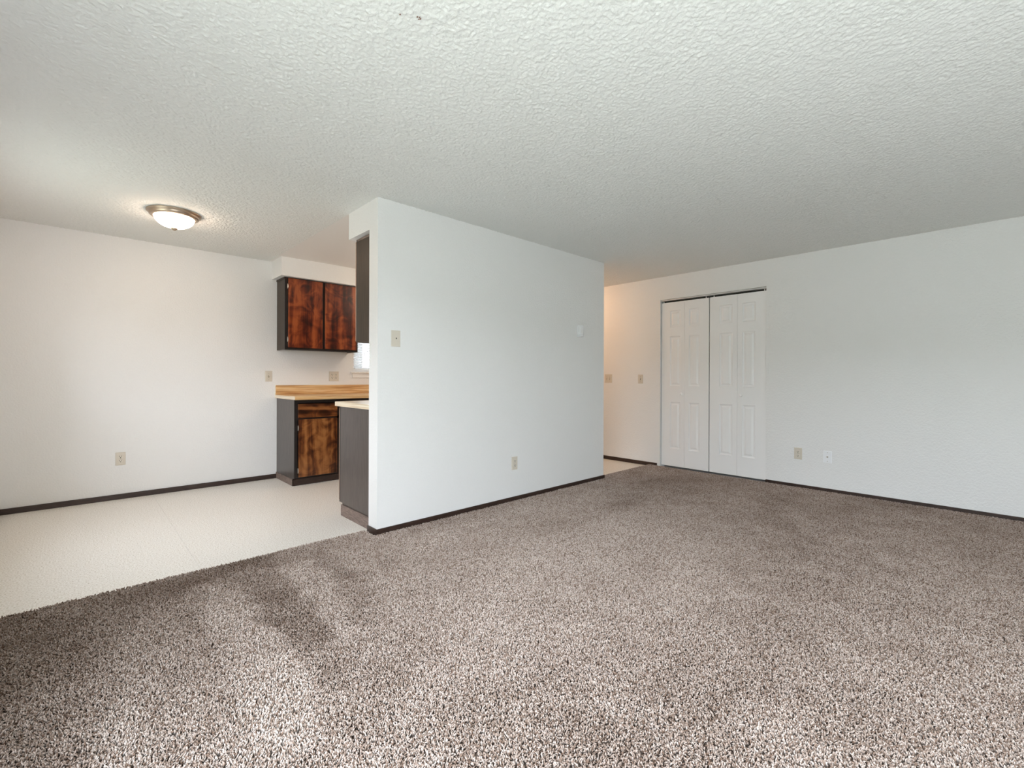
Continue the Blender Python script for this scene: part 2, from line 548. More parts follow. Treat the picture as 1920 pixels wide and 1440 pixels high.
NAP_AND_LIGHT = [  # vacuum and foot strokes, plus window light and shade painted into the pile: strength, edge softness, outline in metres
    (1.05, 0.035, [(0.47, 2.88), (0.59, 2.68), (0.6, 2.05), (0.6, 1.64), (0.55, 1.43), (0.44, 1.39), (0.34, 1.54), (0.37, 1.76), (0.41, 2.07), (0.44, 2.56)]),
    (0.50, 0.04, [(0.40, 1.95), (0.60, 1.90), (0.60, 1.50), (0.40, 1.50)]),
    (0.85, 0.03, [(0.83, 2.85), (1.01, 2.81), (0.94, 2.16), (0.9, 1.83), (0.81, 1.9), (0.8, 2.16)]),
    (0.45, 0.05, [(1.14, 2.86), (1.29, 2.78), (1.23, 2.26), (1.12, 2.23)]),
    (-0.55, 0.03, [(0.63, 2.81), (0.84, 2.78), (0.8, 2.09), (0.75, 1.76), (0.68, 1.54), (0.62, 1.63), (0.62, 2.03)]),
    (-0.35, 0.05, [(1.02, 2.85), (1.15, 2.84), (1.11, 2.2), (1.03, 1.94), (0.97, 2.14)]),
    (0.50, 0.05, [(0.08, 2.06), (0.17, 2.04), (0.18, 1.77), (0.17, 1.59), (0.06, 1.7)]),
    (-0.75, 0.12, [(-0.5, 3.2), (0.12, 3.2), (0.49, 3.2), (0.89, 3.21), (0.82, 2.88), (0.46, 2.84), (0.18, 2.6), (0.06, 2.27), (0.0, 1.78), (-0.5, 1.5)]),  # dark left side: shade by the window wall painted in with brown wear
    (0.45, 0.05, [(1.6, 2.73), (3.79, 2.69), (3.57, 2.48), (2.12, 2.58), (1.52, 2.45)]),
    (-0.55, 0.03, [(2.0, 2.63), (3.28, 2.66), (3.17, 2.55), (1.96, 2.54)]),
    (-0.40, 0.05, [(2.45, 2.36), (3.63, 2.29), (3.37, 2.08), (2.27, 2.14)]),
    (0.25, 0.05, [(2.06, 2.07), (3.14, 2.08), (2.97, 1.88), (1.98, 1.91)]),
    (0.55, 0.35, [(1.3, 2.9), (3.4, 2.9), (3.0, 1.6), (2.2, 0.9), (1.2, 1.5)]),  # broad patch painted paler to even out the light falloff
    (-0.30, 0.30, [(4.63, 2.78), (5.4, 1.66), (5.4, -0.3), (3.62, -0.2), (3.19, 0.23), (3.28, 0.71), (3.06, 1.15), (3.49, 1.86), (3.96, 2.69)]),  # broad patch painted darker where window light falls off
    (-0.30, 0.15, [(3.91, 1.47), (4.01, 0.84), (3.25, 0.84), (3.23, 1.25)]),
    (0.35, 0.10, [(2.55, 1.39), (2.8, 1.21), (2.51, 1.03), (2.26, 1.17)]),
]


def poly_dist(px, py, poly):
    """signed distance, positive inside"""
    d = np.full(px.shape, 1e9)
    ins = np.zeros(px.shape, bool)
    n = len(poly)
    for k in range(n):
        ax, ay = poly[k]
        bx_, by_ = poly[(k + 1) % n]
        ex, ey = bx_ - ax, by_ - ay
        wx, wy = px - ax, py - ay
        tt = np.clip((wx * ex + wy * ey) / (ex * ex + ey * ey), 0, 1)
        d = np.minimum(d, np.hypot(wx - tt * ex, wy - tt * ey))
        cond = ((ay > py) != (by_ > py)) & (px < (bx_ - ax) * (py - ay) / (by_ - ay + 1e-12) + ax)
        ins ^= cond
    return np.where(ins, d, -d)


def nap_and_light_field(x, y):
    """how the pile lies, with painted light and shade"""
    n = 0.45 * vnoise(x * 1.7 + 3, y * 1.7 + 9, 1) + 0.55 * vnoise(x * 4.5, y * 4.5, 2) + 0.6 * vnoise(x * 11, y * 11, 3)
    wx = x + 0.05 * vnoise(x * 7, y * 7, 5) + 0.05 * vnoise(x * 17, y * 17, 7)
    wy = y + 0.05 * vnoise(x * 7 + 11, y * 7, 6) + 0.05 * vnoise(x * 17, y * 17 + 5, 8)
    for a, soft, poly in NAP_AND_LIGHT:
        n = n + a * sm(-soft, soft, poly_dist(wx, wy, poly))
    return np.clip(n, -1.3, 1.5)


def carpet():
    S = 0.025
    xs = np.arange(XL + 0.01, XR - 0.010, S)
    ys = np.arange(YR + 0.01, 3.10, S)
    verts, faces, idx = [], [], {}
    def vid(i, j):
        if (i, j) not in idx:
            x = min(xs[0] + i * S, XR - 0.012)
            y = ys[0] + j * S
            idx[(i, j)] = len(verts)
            verts.append((x, y, CZ))
        return idx[(i, j)]
    def inside(x, y):
        if XC - 0.03 < x < XE + 0.02: return y < YP - 0.012
        if x >= XE: return y < 3.055
        return y < 3.10
    for i in range(len(xs)):
        for j in range(len(ys)):
            cx, cy = xs[0] + (i + .5) * S, ys[0] + (j + .5) * S
            if not inside(cx, cy + S / 2): continue
            # only what the camera, or one a step aside, can see
            dep = cx * math.cos(YAW) + cy * math.sin(YAW)
            lat = cx * math.sin(YAW) - cy * math.cos(YAW)
            if dep < 0.75 or abs(lat) > 1.12 * dep + 0.75: continue
            faces.append((vid(i, j), vid(i + 1, j), vid(i + 1, j + 1), vid(i, j + 1)))
    me = bpy.data.meshes.new('carpet')
    me.from_pydata(verts, [], faces)
    V = np.array(verts)
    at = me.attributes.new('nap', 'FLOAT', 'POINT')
    at.data.foreach_set('value', nap_and_light_field(V[:, 0], V[:, 1]).astype(np.float32))
    o = bpy.data.objects.new('carpet', me)
    COL.objects.link(o)
    tag(o, 'taupe cut pile carpet with vacuum marks across the living room', 'carpet', kind='stuff')

    M, t, b = mat('taupe_carpet_yarn', (0.3, 0.25, 0.21), 0.95, spec=0.1)
    at = node(t, 'ShaderNodeAttribute', attribute_type='INSTANCER', attribute_name='tint')
    c = ramp(t, at.outputs['Fac'], [(0.0, (0.15, 0.096, 0.070)), (0.2, (0.255, 0.186, 0.147)), (0.5, (0.37, 0.295, 0.252)), (1.0, (0.53, 0.455, 0.41))])
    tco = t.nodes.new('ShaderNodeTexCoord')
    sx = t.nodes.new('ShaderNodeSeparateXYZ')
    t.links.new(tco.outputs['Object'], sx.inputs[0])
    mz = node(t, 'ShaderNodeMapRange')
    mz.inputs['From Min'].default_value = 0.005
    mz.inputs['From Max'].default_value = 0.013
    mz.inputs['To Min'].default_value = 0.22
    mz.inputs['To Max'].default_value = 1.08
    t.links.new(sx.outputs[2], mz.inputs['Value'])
    mu = node(t, 'ShaderNodeVectorMath', operation='SCALE')
    t.links.new(c, mu.inputs[0])
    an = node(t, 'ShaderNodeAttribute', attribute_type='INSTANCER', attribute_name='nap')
    m1 = node(t, 'ShaderNodeVectorMath', operation='MULTIPLY_ADD')   # brushed pile paler, trodden pile browner; broad light and shade tinted in too
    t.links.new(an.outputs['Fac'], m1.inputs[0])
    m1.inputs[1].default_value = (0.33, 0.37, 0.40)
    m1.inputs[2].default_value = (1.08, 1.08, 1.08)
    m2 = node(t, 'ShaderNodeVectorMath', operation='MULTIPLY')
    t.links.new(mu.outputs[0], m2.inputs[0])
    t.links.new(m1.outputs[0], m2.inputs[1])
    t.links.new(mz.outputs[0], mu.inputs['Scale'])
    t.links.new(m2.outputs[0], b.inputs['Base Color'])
    MB_, _, _ = mat('carpet_backing', (0.16, 0.115, 0.09), 0.95, spec=0.1)
    me.materials.append(MB_)

    g = bpy.data.node_groups.new('carpet_pile', 'GeometryNodeTree')
    g.interface.new_socket('Geometry', in_out='INPUT', socket_type='NodeSocketGeometry')
    g.interface.new_socket('Geometry', in_out='OUTPUT', socket_type='NodeSocketGeometry')
    N, L = g.nodes, g.links
    gi, go = N.new('NodeGroupInput'), N.new('NodeGroupOutput')
    dp = N.new('GeometryNodeDistributePointsOnFaces')
    dp.inputs['Density'].default_value = DENS
    L.new(gi.outputs[0], dp.inputs['Mesh'])
    # yarn: a short bent, tapering four-sided tube
    cv = N.new('GeometryNodeCurveQuadraticBezier')
    cv.inputs['Resolution'].default_value = 3
    cv.inputs['Start'].default_value = (0, 0, -0.003)
    cv.inputs['Middle'].default_value = (0.0005, 0, 0.0105)
    cv.inputs['End'].default_value = (0.0066, 0.0014, 0.0145)
    scr = N.new('GeometryNodeSetCurveRadius')
    sp = N.new('GeometryNodeSplineParameter')
    fc = N.new('ShaderNodeFloatCurve')
    cvp = fc.mapping.curves[0]
    cvp.points[0].location = (0, 0.9)
    cvp.points[1].location = (1, 0.45)
    cvp.points.new(0.6, 1.0)
    L.new(sp.outputs['Factor'], fc.inputs['Value'])
    L.new(cv.outputs[0], scr.inputs['Curve'])
    L.new(fc.outputs[0], scr.inputs['Radius'])
    cc = N.new('GeometryNodeCurvePrimitiveCircle')
    cc.inputs['Resolution'].default_value = 5
    cc.inputs['Radius'].default_value = 0.0027
    cm = N.new('GeometryNodeCurveToMesh')
    L.new(scr.outputs[0], cm.inputs['Curve'])
    L.new(cc.outputs[0], cm.inputs['Profile Curve'])
    cm.inputs['Fill Caps'].default_value = True
    try:
        L.new(fc.outputs[0], cm.inputs['Scale'])
    except Exception:
        pass
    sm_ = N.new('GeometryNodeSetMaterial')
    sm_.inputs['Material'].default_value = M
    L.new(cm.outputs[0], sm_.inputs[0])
    ip = N.new('GeometryNodeInstanceOnPoints')
    # lean of the pile
    na = N.new('GeometryNodeInputNamedAttribute')
    na.data_type = 'FLOAT'
    na.inputs['Name'].default_value = 'nap'
    rv = N.new('FunctionNodeRandomValue'); rv.data_type = 'FLOAT_VECTOR'
    rv.inputs['Min'].default_value = (-0.42, -0.42, 0.8)
    rv.inputs['Max'].default_value = (0.42, 0.42, 1.1)
    sc_ = N.new('ShaderNodeVectorMath'); sc_.operation = 'SCALE'
    sc_.inputs[0].default_value = LEAN
    L.new(na.outputs['Attribute'], sc_.inputs['Scale'])
    ad = N.new('ShaderNodeVectorMath'); ad.operation = 'ADD'
    L.new(rv.outputs['Value'], ad.inputs[0])
    L.new(sc_.outputs[0], ad.inputs[1])
    rz = N.new('FunctionNodeRandomValue'); rz.data_type = 'FLOAT'
    rz.inputs[2].default_value = 0.0
    rz.inputs[3].default_value = 6.2832
    rz.inputs['Seed'].default_value = 3
    cx = N.new('ShaderNodeCombineXYZ')
    L.new(rz.outputs[1], cx.inputs[2])
    e2r = N.new('FunctionNodeEulerToRotation')
    L.new(cx.outputs[0], e2r.inputs[0])
    al = N.new('FunctionNodeAlignRotationToVector')
    al.axis = 'Z'
    L.new(e2r.outputs[0], al.inputs['Rotation'])
    L.new(ad.outputs[0], al.inputs['Vector'])
    L.new(al.outputs[0], ip.inputs['Rotation'])
    rs = N.new('FunctionNodeRandomValue'); rs.data_type = 'FLOAT'
    rs.inputs[2].default_value = 0.6
    rs.inputs[3].default_value = 1.0
    rs.inputs['Seed'].default_value = 5
    L.new(rs.outputs[1], ip.inputs['Scale'])
    # tint: flecked yarn
    st = N.new('GeometryNodeStoreNamedAttribute')
    st.data_type = 'FLOAT'; st.domain = 'POINT'
    st.inputs['Name'].default_value = 'tint'
    rt_ = N.new('FunctionNodeRandomValue'); rt_.data_type = 'FLOAT'
    rt_.inputs[2].default_value = 0.0
    rt_.inputs[3].default_value = 1.0
    rt_.inputs['Seed'].default_value = 11
    L.new(rt_.outputs[1], st.inputs['Value'])
    L.new(dp.outputs['Points'], st.inputs['Geometry'])
    L.new(st.outputs[0], ip.inputs['Points'])
    L.new(sm_.outputs[0], ip.inputs['Instance'])
    jn = N.new('GeometryNodeJoinGeometry')
    L.new(gi.outputs[0], jn.inputs[0])
    L.new(ip.outputs[0], jn.inputs[0])
    L.new(jn.outputs[0], go.inputs[0])
    md = o.modifiers.new('pile', 'NODES')
    md.node_group = g
    return o


DENS = 50000
LEAN = (0.5, 0.7, 0.0)
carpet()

# ------------------------------------------------------------------ closet bifold doors
LT = 0.030
XD = XR + 0.022


def leaf(parent, y_hi, y_lo, fold_low, z0, z1, knob):
    """one moulded leaf; fold_low: the narrow stile sits on the low-y side"""
    w_in, w_out = 0.052, 0.108
    pa, pb = (y_lo + w_in, y_hi - w_out) if fold_low else (y_lo + w_out, y_hi - w_in)
    rows = [(0.245, 0.812), (1.010, 1.612), (1.722, 1.925)]
    bm = bmesh.new()
    x0, x1 = XD, XD + LT
    zc = [z0] + [q for r_ in rows for q in r_] + [z1]
    # front skin as a grid with three openings, plus back and edges
    ys = [y_lo, pa, pb, y_hi]
    V = {}
    for i, y in enumerate(ys):
        for j, z in enumerate(zc):
            V[i, j] = bm.verts.new((x0, y, z))
    for i in range(3):
        for j in range(len(zc) - 1):
            if i == 1 and j in (1, 3, 5): continue
            bm.faces.new((V[i, j], V[i + 1, j], V[i + 1, j + 1], V[i, j + 1]))
    B = {}
    for i in (0, 3):
        for j in range(len(zc)):
            B[i, j] = bm.verts.new((x1, ys[i], zc[j]))
    for i in (0, 3):
        for j in range(len(zc) - 1):
            bm.faces.new((V[i, j], V[i, j + 1], B[i, j + 1], B[i, j]))
    for j in range(len(zc) - 1):
        bm.faces.new((B[0, j], B[3, j], B[3, j + 1], B[0, j + 1]))
    for j in (0, len(zc) - 1):
        bm.faces.new([V[i, j] for i in range(4)] + [B[3, j], B[0, j]])
    lf = obj('leaf', bm, M_WHITE, parent)
    for (a, c) in rows:
        bm = bmesh.new()
        prof = [(0.0, 0.0), (0.005, 0.0065), (0.014, 0.0085), (0.020, 0.0085), (0.036, 0.002), (0.040, 0.0015)]
        loops = []
        for ins, dp in prof:
            loops.append([bm.verts.new((x0 + dp, y, z)) for y, z in ((pa + ins, a + ins), (pb - ins, a + ins), (pb - ins, c - ins), (pa + ins, c - ins))])
        for l0, l1 in zip(loops, loops[1:]):
            for k in range(4):
                bm.faces.new((l0[k], l0[(k + 1) % 4], l1[(k + 1) % 4], l1[k]))
        bm.faces.new(loops[-1])
        obj('panel', bm, M_WHITE, lf)
    if knob is not None:
        bm = bmesh.new()
        lathe(bm, [(0.0, 0.026), (0.009, 0.0255), (0.0145, 0.021), (0.0155, 0.016), (0.012, 0.010), (0.007, 0.006), (0.007, 0.0)], 20,
              Matrix.Translation((x0, knob, 0.915)) @ Matrix.Rotation(math.radians(-90), 4, 'Y'))
        obj('knob', bm, M_WHITE, lf, True)
    # pivot pin at the top
    return lf


def pin(parent, y):
    bm = bmesh.new()
    lathe(bm, [(0.0, 2.055), (0.0045, 2.055), (0.0045, 2.020), (0.0, 2.020)], 10, Matrix.Translation((XD + 0.012, y, 0)))
    obj('pivot_pin', bm, M_WHITE, parent)


d1 = tag(empty('door_1', (0, 0, 0)), 'white moulded bifold closet door pair beside the entry light switch', kind='structure')
leaf(d1, 2.882, 2.590, True, 0.033, 2.030, 2.622)
leaf(d1, 2.588, 2.298, False, 0.033, 2.030, None)
d2 = tag(empty('door_2', (0, 0, 0)), 'white moulded bifold closet door pair beside the almond outlet', kind='structure')
leaf(d2, 2.286, 1.984, True, 0.033, 2.030, None)
leaf(d2, 1.982, 1.690, False, 0.033, 2.030, 1.940)
pin(d1, 2.862); pin(d1, 2.335); pin(d2, 2.245); pin(d2, 1.712)
# track and jamb trim
tr1 = struct('trim_1', [(XR + 0.010, XR + 0.062, DY0, DY1, 2.052, 2.068)], M_LATH, label='steel door track under the closet header')
tr2 = struct('trim_2', [(XR - 0.002, XR + 0.115, DY1 - 0.001, DY1 + 0.006, 0.0, 2.072)], M_WALL, label='closet jamb edge bead')
dark_top = struct('closet_gap_shade', [(XR + 0.066, XR + 0.11, DY0, DY1, 2.0, 2.069)], M_DARK, label='dark strip standing in for the unlit closet gap behind the track')  # dark strip painting the closet interior's shade above the doors

# ------------------------------------------------------------------ ceiling light
cl = tag(empty('ceiling_light', (0.545, 4.34, CEIL)), 'flush ceiling light with nickel rim and lit white glass bowl in the dining area', 'ceiling light')
bm = bmesh.new()
lathe(bm, [(0.0, 0.0), (0.168, 0.0), (0.173, -0.003), (0.172, -0.010), (0.160, -0.015), (0.157, -0.020), (0.156, -0.030), (0.147, -0.037), (0.134, -0.042), (0.128, -0.040), (0.126, -0.034), (0.0, -0.032)], 64)
obj('trim_ring', bm, M_NICKEL, cl, True)
bm = bmesh.new()
pr = [(0.127 * math.cos(a), -0.036 - 0.080 * math.sin(a)) for a in np.linspace(0, math.pi / 2, 14)]
pr[-1] = (0.0, pr[-1][1])
lathe(bm, pr, 64)
obj('glass_bowl', bm, M_GLOW, cl, True)
bm = bmesh.new()
lathe(bm, [(0.0, -0.110), (0.020, -0.113), (0.022, -0.119), (0.016, -0.126), (0.008, -0.133), (0.0, -0.136)], 24)
obj('finial', bm, M_NICKEL, cl, True)


# ------------------------------------------------------------------ kitchen cabinets
def door_slab(name, parent, x0, x1, y0, y1, z0, z1, m, edge=None):
    o = boxo(name, (x0, x1, y0, y1, z0, z1), m, parent, 0.002, 1)
    return o


def hinge(parent, x, y, z, s=1):
    bm = bmesh.new()
    bx(bm, x - 0.0045, x + 0.0045, y - 0.006, y + 0.001, z - 0.030, z + 0.030, 0.0015, 1)
    lathe(bm, [(0, z - 0.022), (0.005, z - 0.022), (0.005, z + 0.022), (0, z + 0.022)], 10, Matrix.Translation((x + 0.004 * s, y - 0.007, 0)))
    obj('hinge', bm, M_HINGE, parent)


# wall cabinet on the back wall
UX0, UX1, UY, UZ0, UZ1 = 1.594, 2.395, 5.165, 1.392, 2.156
uc = tag(empty('wall_cabinet', (UX0, YB, UZ0)), 'two-door wall cabinet in red walnut grain hung on the kitchen back wall', 'cabinet')
def part(parent, name, d, m, bev=0.0):
    L = parent.location
    return boxo(name, (d[0] - L.x, d[1] - L.x, d[2] - L.y, d[3] - L.y, d[4] - L.z, d[5] - L.z), m, parent, bev, 1)
def parts(parent, name, ds, m, bev=0.0):
    L = parent.location
    bm = bmesh.new()
    for d in ds:
        bx(bm, d[0] - L.x, d[1] - L.x, d[2] - L.y, d[3] - L.y, d[4] - L.z, d[5] - L.z, bev, 1)
    return obj(name, bm, m, parent)
part(uc, 'side_panel', (UX0, UX0 + 0.015, UY + 0.018, YB, UZ0, UZ1), M_PANELB)
part(uc, 'side_panel', (UX1 - 0.015, UX1, UY + 0.018, YB, UZ0, UZ1), M_PANELB)
part(uc, 'bottom_panel', (UX0 + 0.015, UX1 - 0.015, UY + 0.018, YB, UZ0 + 0.008, UZ0 + 0.022), M_FRAME)
part(uc, 'back_panel', (UX0 + 0.015, UX1 - 0.015, YB - 0.006, YB, UZ0 + 0.022, UZ1), M_PANELB)
parts(uc, 'face_frame', [(UX0, UX0 + 0.032, UY, UY + 0.018, UZ0, UZ1), (UX1 - 0.032, UX1, UY, UY + 0.018, UZ0, UZ1),
                         (UX0 + 0.032, UX1 - 0.032, UY, UY + 0.018, UZ0, UZ0 + 0.03), (UX0 + 0.032, UX1 - 0.032, UY, UY + 0.018, UZ1 - 0.03, UZ1),
                         (1.978, 2.012, UY, UY + 0.018, UZ0 + 0.03, UZ1 - 0.03)], M_FRAME)
part(uc, 'top_strip', (UX0 - 0.006, UX0, UY, YB, UZ1 - 0.020, UZ1), M_BASE)
def adoor(parent, name, x0, x1, yf, z0, z1, m, hinge_x=None, hz=()):
    """a door or drawer front whose object origin sits at its centre, so each front shows its own piece of grain"""
    cx, cz = (x0 + x1) / 2, (z0 + z1) / 2
    bm = bmesh.new()
    bx(bm, -(x1 - x0) / 2, (x1 - x0) / 2, 0, 0.019, -(z1 - z0) / 2, (z1 - z0) / 2, 0.002, 1)
    o = obj(name, bm, m, parent)
    L = parent.location
    # shift the mesh instead of the origin by a random grain offset
    off = Vector((random.uniform(-8, 8), random.uniform(-8, 8), random.uniform(-8, 8)))
    for v_ in o.data.vertices: v_.co += off
    o.location = Vector((cx - L.x, yf - 0.019 - L.y, cz - L.z)) - off
    if hinge_x is not None:
        for z in hz:
            bm = bmesh.new()
            bx(bm, -0.004, 0.004, -0.004, 0.001, -0.026, 0.026, 0.001, 1)
            lathe(bm, [(0, -0.016), (0.0045, -0.016), (0.0045, 0.016), (0, 0.016)], 10, Matrix.Translation((0.003, -0.006, 0)))
            h = obj('hinge', bm, M_HINGE, o)
            h.location = Vector((hinge_x - cx, 0.012, z - cz)) + off
    return o
adoor(uc, 'door', 1.624, 1.982, UY, 1.415, 2.146, M_BURLU, 1.620, (1.50, 2.06))
adoor(uc, 'door', 2.009, 2.372, UY, 1.415, 2.146, M_BURLU)

# wall cabinet on the partition
nx = 1.552
un = tag(empty('wall_cabinet', (nx, YPB, 1.37)), 'dark sided wall cabinet mounted on the kitchen side of the partition', 'cabinet')
NX1, NY, NZ0, NZ1 = 3.0, 3.372, 1.366, 2.146
part(un, 'side_panel', (nx, nx + 0.015, YPB, NY - 0.018, NZ0, NZ1 - 0.018), M_PANELB)
part(un, 'side_panel', (NX1 - 0.015, NX1, YPB, NY - 0.018, NZ0, NZ1 - 0.018), M_PANELB)
part(un, 'bottom_panel', (nx + 0.015, NX1 - 0.015, YPB, NY - 0.018, NZ0, NZ0 + 0.014), M_FRAME)
part(un, 'top_panel', (nx, NX1, YPB, NY - 0.018, NZ1 - 0.016, NZ1), M_SHOE)
parts(un, 'face_frame', [(nx, nx + 0.035, NY - 0.018, NY, NZ0, NZ1), (NX1 - 0.035, NX1, NY - 0.018, NY, NZ0, NZ1),
                         (nx + 0.035, NX1 - 0.035, NY - 0.018, NY, NZ0, NZ0 + 0.03), (nx + 0.035, NX1 - 0.035, NY - 0.018, NY, NZ1 - 0.03, NZ1)], M_FRAME)
dw = (NX1 - nx) / 4
for k in range(4):
    d = part(un, 'door', (nx + 0.004 + k * dw, nx + (k + 1) * dw - 0.012, NY, NY + 0.019, NZ0 + 0.01, NZ1 - 0.012), M_BURLU, 0.002)
    if k == 0:
        L = un.location
        boxo('edge_band', (nx + 0.0025 - L.x, nx + 0.0045 - L.x, NY + 0.0005 - L.y, NY + 0.0185 - L.y, NZ0 + 0.011 - L.z, NZ1 - 0.013 - L.z), M_EDGE, d)

# base cabinet on the back wall
BX0, BX1, BY, BZ1 = 1.594, 2.99, 4.862, 0.872
bc = tag(empty('base_cabinet', (BX0, YB, 0)), 'brown walnut base cabinet with drawers under the butcher block counter', 'cabinet')
part(bc, 'side_panel', (BX0, BX0 + 0.015, BY + 0.018, YB, 0.078, BZ1), M_PANEL)
part(bc, 'side_panel', (BX1 - 0.015, BX1, BY + 0.018, YB, 0.0, BZ1), M_PANEL)
part(bc, 'side_panel', (BX0, BX0 + 0.015, BY + 0.055, YB, 0.0, 0.078), M_PANEL)
part(bc, 'bottom_panel', (BX0 + 0.015, BX1 - 0.015, BY + 0.055, YB, 0.078, 0.092), M_FRAME)
part(bc, 'back_panel', (BX0 + 0.015, BX1 - 0.015, YB - 0.006, YB, 0.092, BZ1), M_FRAME)
fr_ = [(BX0, BX0 + 0.03, BY, BY + 0.018, 0.078, BZ1), (BX1 - 0.03, BX1, BY, BY + 0.018, 0.078, BZ1),
       (BX0 + 0.03, BX1 - 0.03, BY, BY + 0.018, 0.078, 0.105), (BX0 + 0.03, BX1 - 0.03, BY, BY + 0.018, 0.835, BZ1),
       (BX0 + 0.03, BX1 - 0.03, BY, BY + 0.018, 0.665, 0.70)]
for x in (2.018, 2.478):
    fr_.append((x, x + 0.045, BY, BY + 0.018, 0.105, 0.835))
parts(bc, 'face_frame', fr_, M_FRAME)
part(bc, 'toe_kick', (BX0 + 0.002, BX1, BY + 0.040, BY + 0.055, 0.0, 0.078), M_FRAME)
parts(bc, 'shoe_strip', [(BX0 - 0.008, BX0, BY + 0.030, YB, 0.0, 0.066)], M_SHOE, 0.002)
parts(bc, 'shoe_strip', [(BX0 - 0.008, BX1, BY + 0.030, BY + 0.040, 0.0, 0.066)], M_BASE, 0.002)
for k, (a, c) in enumerate([(1.626, 2.022), (2.060, 2.482), (2.519, 2.962)]):
    adoor(bc, 'drawer', a, c, BY, 0.688, 0.828, M_BURLD)
    adoor(bc, 'door', a + 0.004, c, BY, 0.090, 0.672, M_BURLL, a + 0.001 if k == 0 else None, (0.155, 0.585))

ct = tag(empty('countertop', (1.577, YB, 0.872)), 'butcher block laminate countertop with backsplash along the kitchen back wall', 'countertop')
part(ct, 'top', (1.579, 3.0, 4.800, YB, 0.872, 0.908), M_BLOCK, 0.003)
part(ct, 'backsplash', (1.579, 3.0, YB - 0.020, YB, 0.908, 1.011), M_BLOCK, 0.002)
parts(ct, 'end_cap', [(1.576, 1.579, 4.802, YB, 0.873, 0.907), (1.576, 1.579, YB - 0.020, YB, 0.907, 1.010)], M_BLOCKE)

# base cabinet on the partition
CX0, CX1, CY1 = 1.545, 3.0, 3.655
bn = tag(empty('base_cabinet', (CX0, YPB, 0)), 'base cabinet with plain dark side panel behind the partition end', 'cabinet')
part(bn, 'side_panel', (CX0, CX0 + 0.015, YPB, CY1 - 0.018, 0.100, 0.868), M_PANEL)
part(bn, 'side_panel', (CX0, CX0 + 0.015, YPB, CY1 - 0.058, 0.0, 0.100), M_PANEL)
part(bn, 'side_panel', (CX1 - 0.015, CX1, YPB, CY1 - 0.018, 0.0, 0.868), M_PANEL)
part(bn, 'toe_kick', (CX0 + 0.015, CX1 - 0.015, CY1 - 0.073, CY1 - 0.058, 0.0, 0.100), M_FRAME)
part(bn, 'bottom_panel', (CX0 + 0.015, CX1 - 0.015, YPB, CY1 - 0.018, 0.100, 0.114), M_FRAME)
part(bn, 'shoe_strip', (CX0 - 0.010, CX0, YPB + 0.004, CY1 - 0.050, 0.0, 0.088), M_SHOE, 0.002)
parts(bn, 'face_frame', [(CX0, CX0 + 0.035, CY1 - 0.018, CY1, 0.100, 0.868), (CX1 - 0.035, CX1, CY1 - 0.018, CY1, 0.100, 0.868),
                         (CX0 + 0.035, CX1 - 0.035, CY1 - 0.018, CY1, 0.100, 0.125), (CX0 + 0.035, CX1 - 0.035, CY1 - 0.018, CY1, 0.835, 0.868)], M_FRAME)
dw = (CX1 - CX0) / 3
for k in range(3):
    d = part(bn, 'door', (CX0 + 0.006 + k * dw, CX0 + (k + 1) * dw - 0.012, CY1 + 0.001, CY1 + 0.020, 0.112, 0.855), M_BURLL, 0.002)
    if k == 0:
        L = bn.location
        boxo('edge_band', (CX0 + 0.0045 - L.x, CX0 + 0.0065 - L.x, CY1 + 0.0015 - L.y, CY1 + 0.0195 - L.y, 0.113 - L.z, 0.854 - L.z), M_EDGE, d)
cn = tag(empty('countertop', (1.524, YPB, 0.868)), 'glare-paled laminate countertop on the dark sided base cabinet by the partition', 'countertop')
part(cn, 'top', (1.527, 3.0, YPB, 3.700, 0.868, 0.905), M_BLOCKP, 0.003)
part(cn, 'end_cap', (1.524, 1.527, YPB, 3.698, 0.869, 0.904), M_BLOCKE)

# ------------------------------------------------------------------ mini blind
bl = tag(empty('window_blind', ((WX0 + WX1) / 2, YB + 0.035, WZ1)), 'white mini blind with open slats in the kitchen window', 'blind')
bw = (WX1 - WX0) / 2 - 0.004
boxo('head_rail', (-bw, bw, -0.014, 0.014, -0.026, -0.001), M_BLIND, bl, 0.002)
boxo('bottom_rail', (-bw, bw, -0.012, 0.012, WZ0 - WZ1 + 0.004, WZ0 - WZ1 + 0.014), M_BLIND, bl, 0.002)
bm = bmesh.new()
ang = math.radians(-30)
pts = []
for k in range(5):
    s = -0.0125 + 0.025 * k / 4
    crown = 0.0022 * (1 - (s / 0.0125) ** 2)
    pts.append((s * math.cos(ang) - crown * math.sin(ang), s * math.sin(ang) + crown * math.cos(ang)))
prev = None
for (yy, zz) in pts:
    cur = [bm.verts.new((-bw, yy, zz)), bm.verts.new((bw, yy, zz))]
    if prev: bm.faces.new((prev[0], prev[1], cur[1], cur[0]))
    prev = cur
first = obj('slat', bm, M_BLIND, bl, True)
n = int((WZ1 - WZ0 - 0.05) / 0.0207)
for k in range(n):
    s = first if k == 0 else first.copy()
    if k: COL.objects.link(s)
    s.location = (0, 0, -0.038 - k * 0.0207)
for x in (-bw + 0.11, 0.0, bw - 0.11):
    boxo('ladder_cord', (x - 0.0008, x + 0.0008, -0.0135, -0.0125, WZ0 - WZ1 + 0.014, -0.026), M_BLIND, bl)

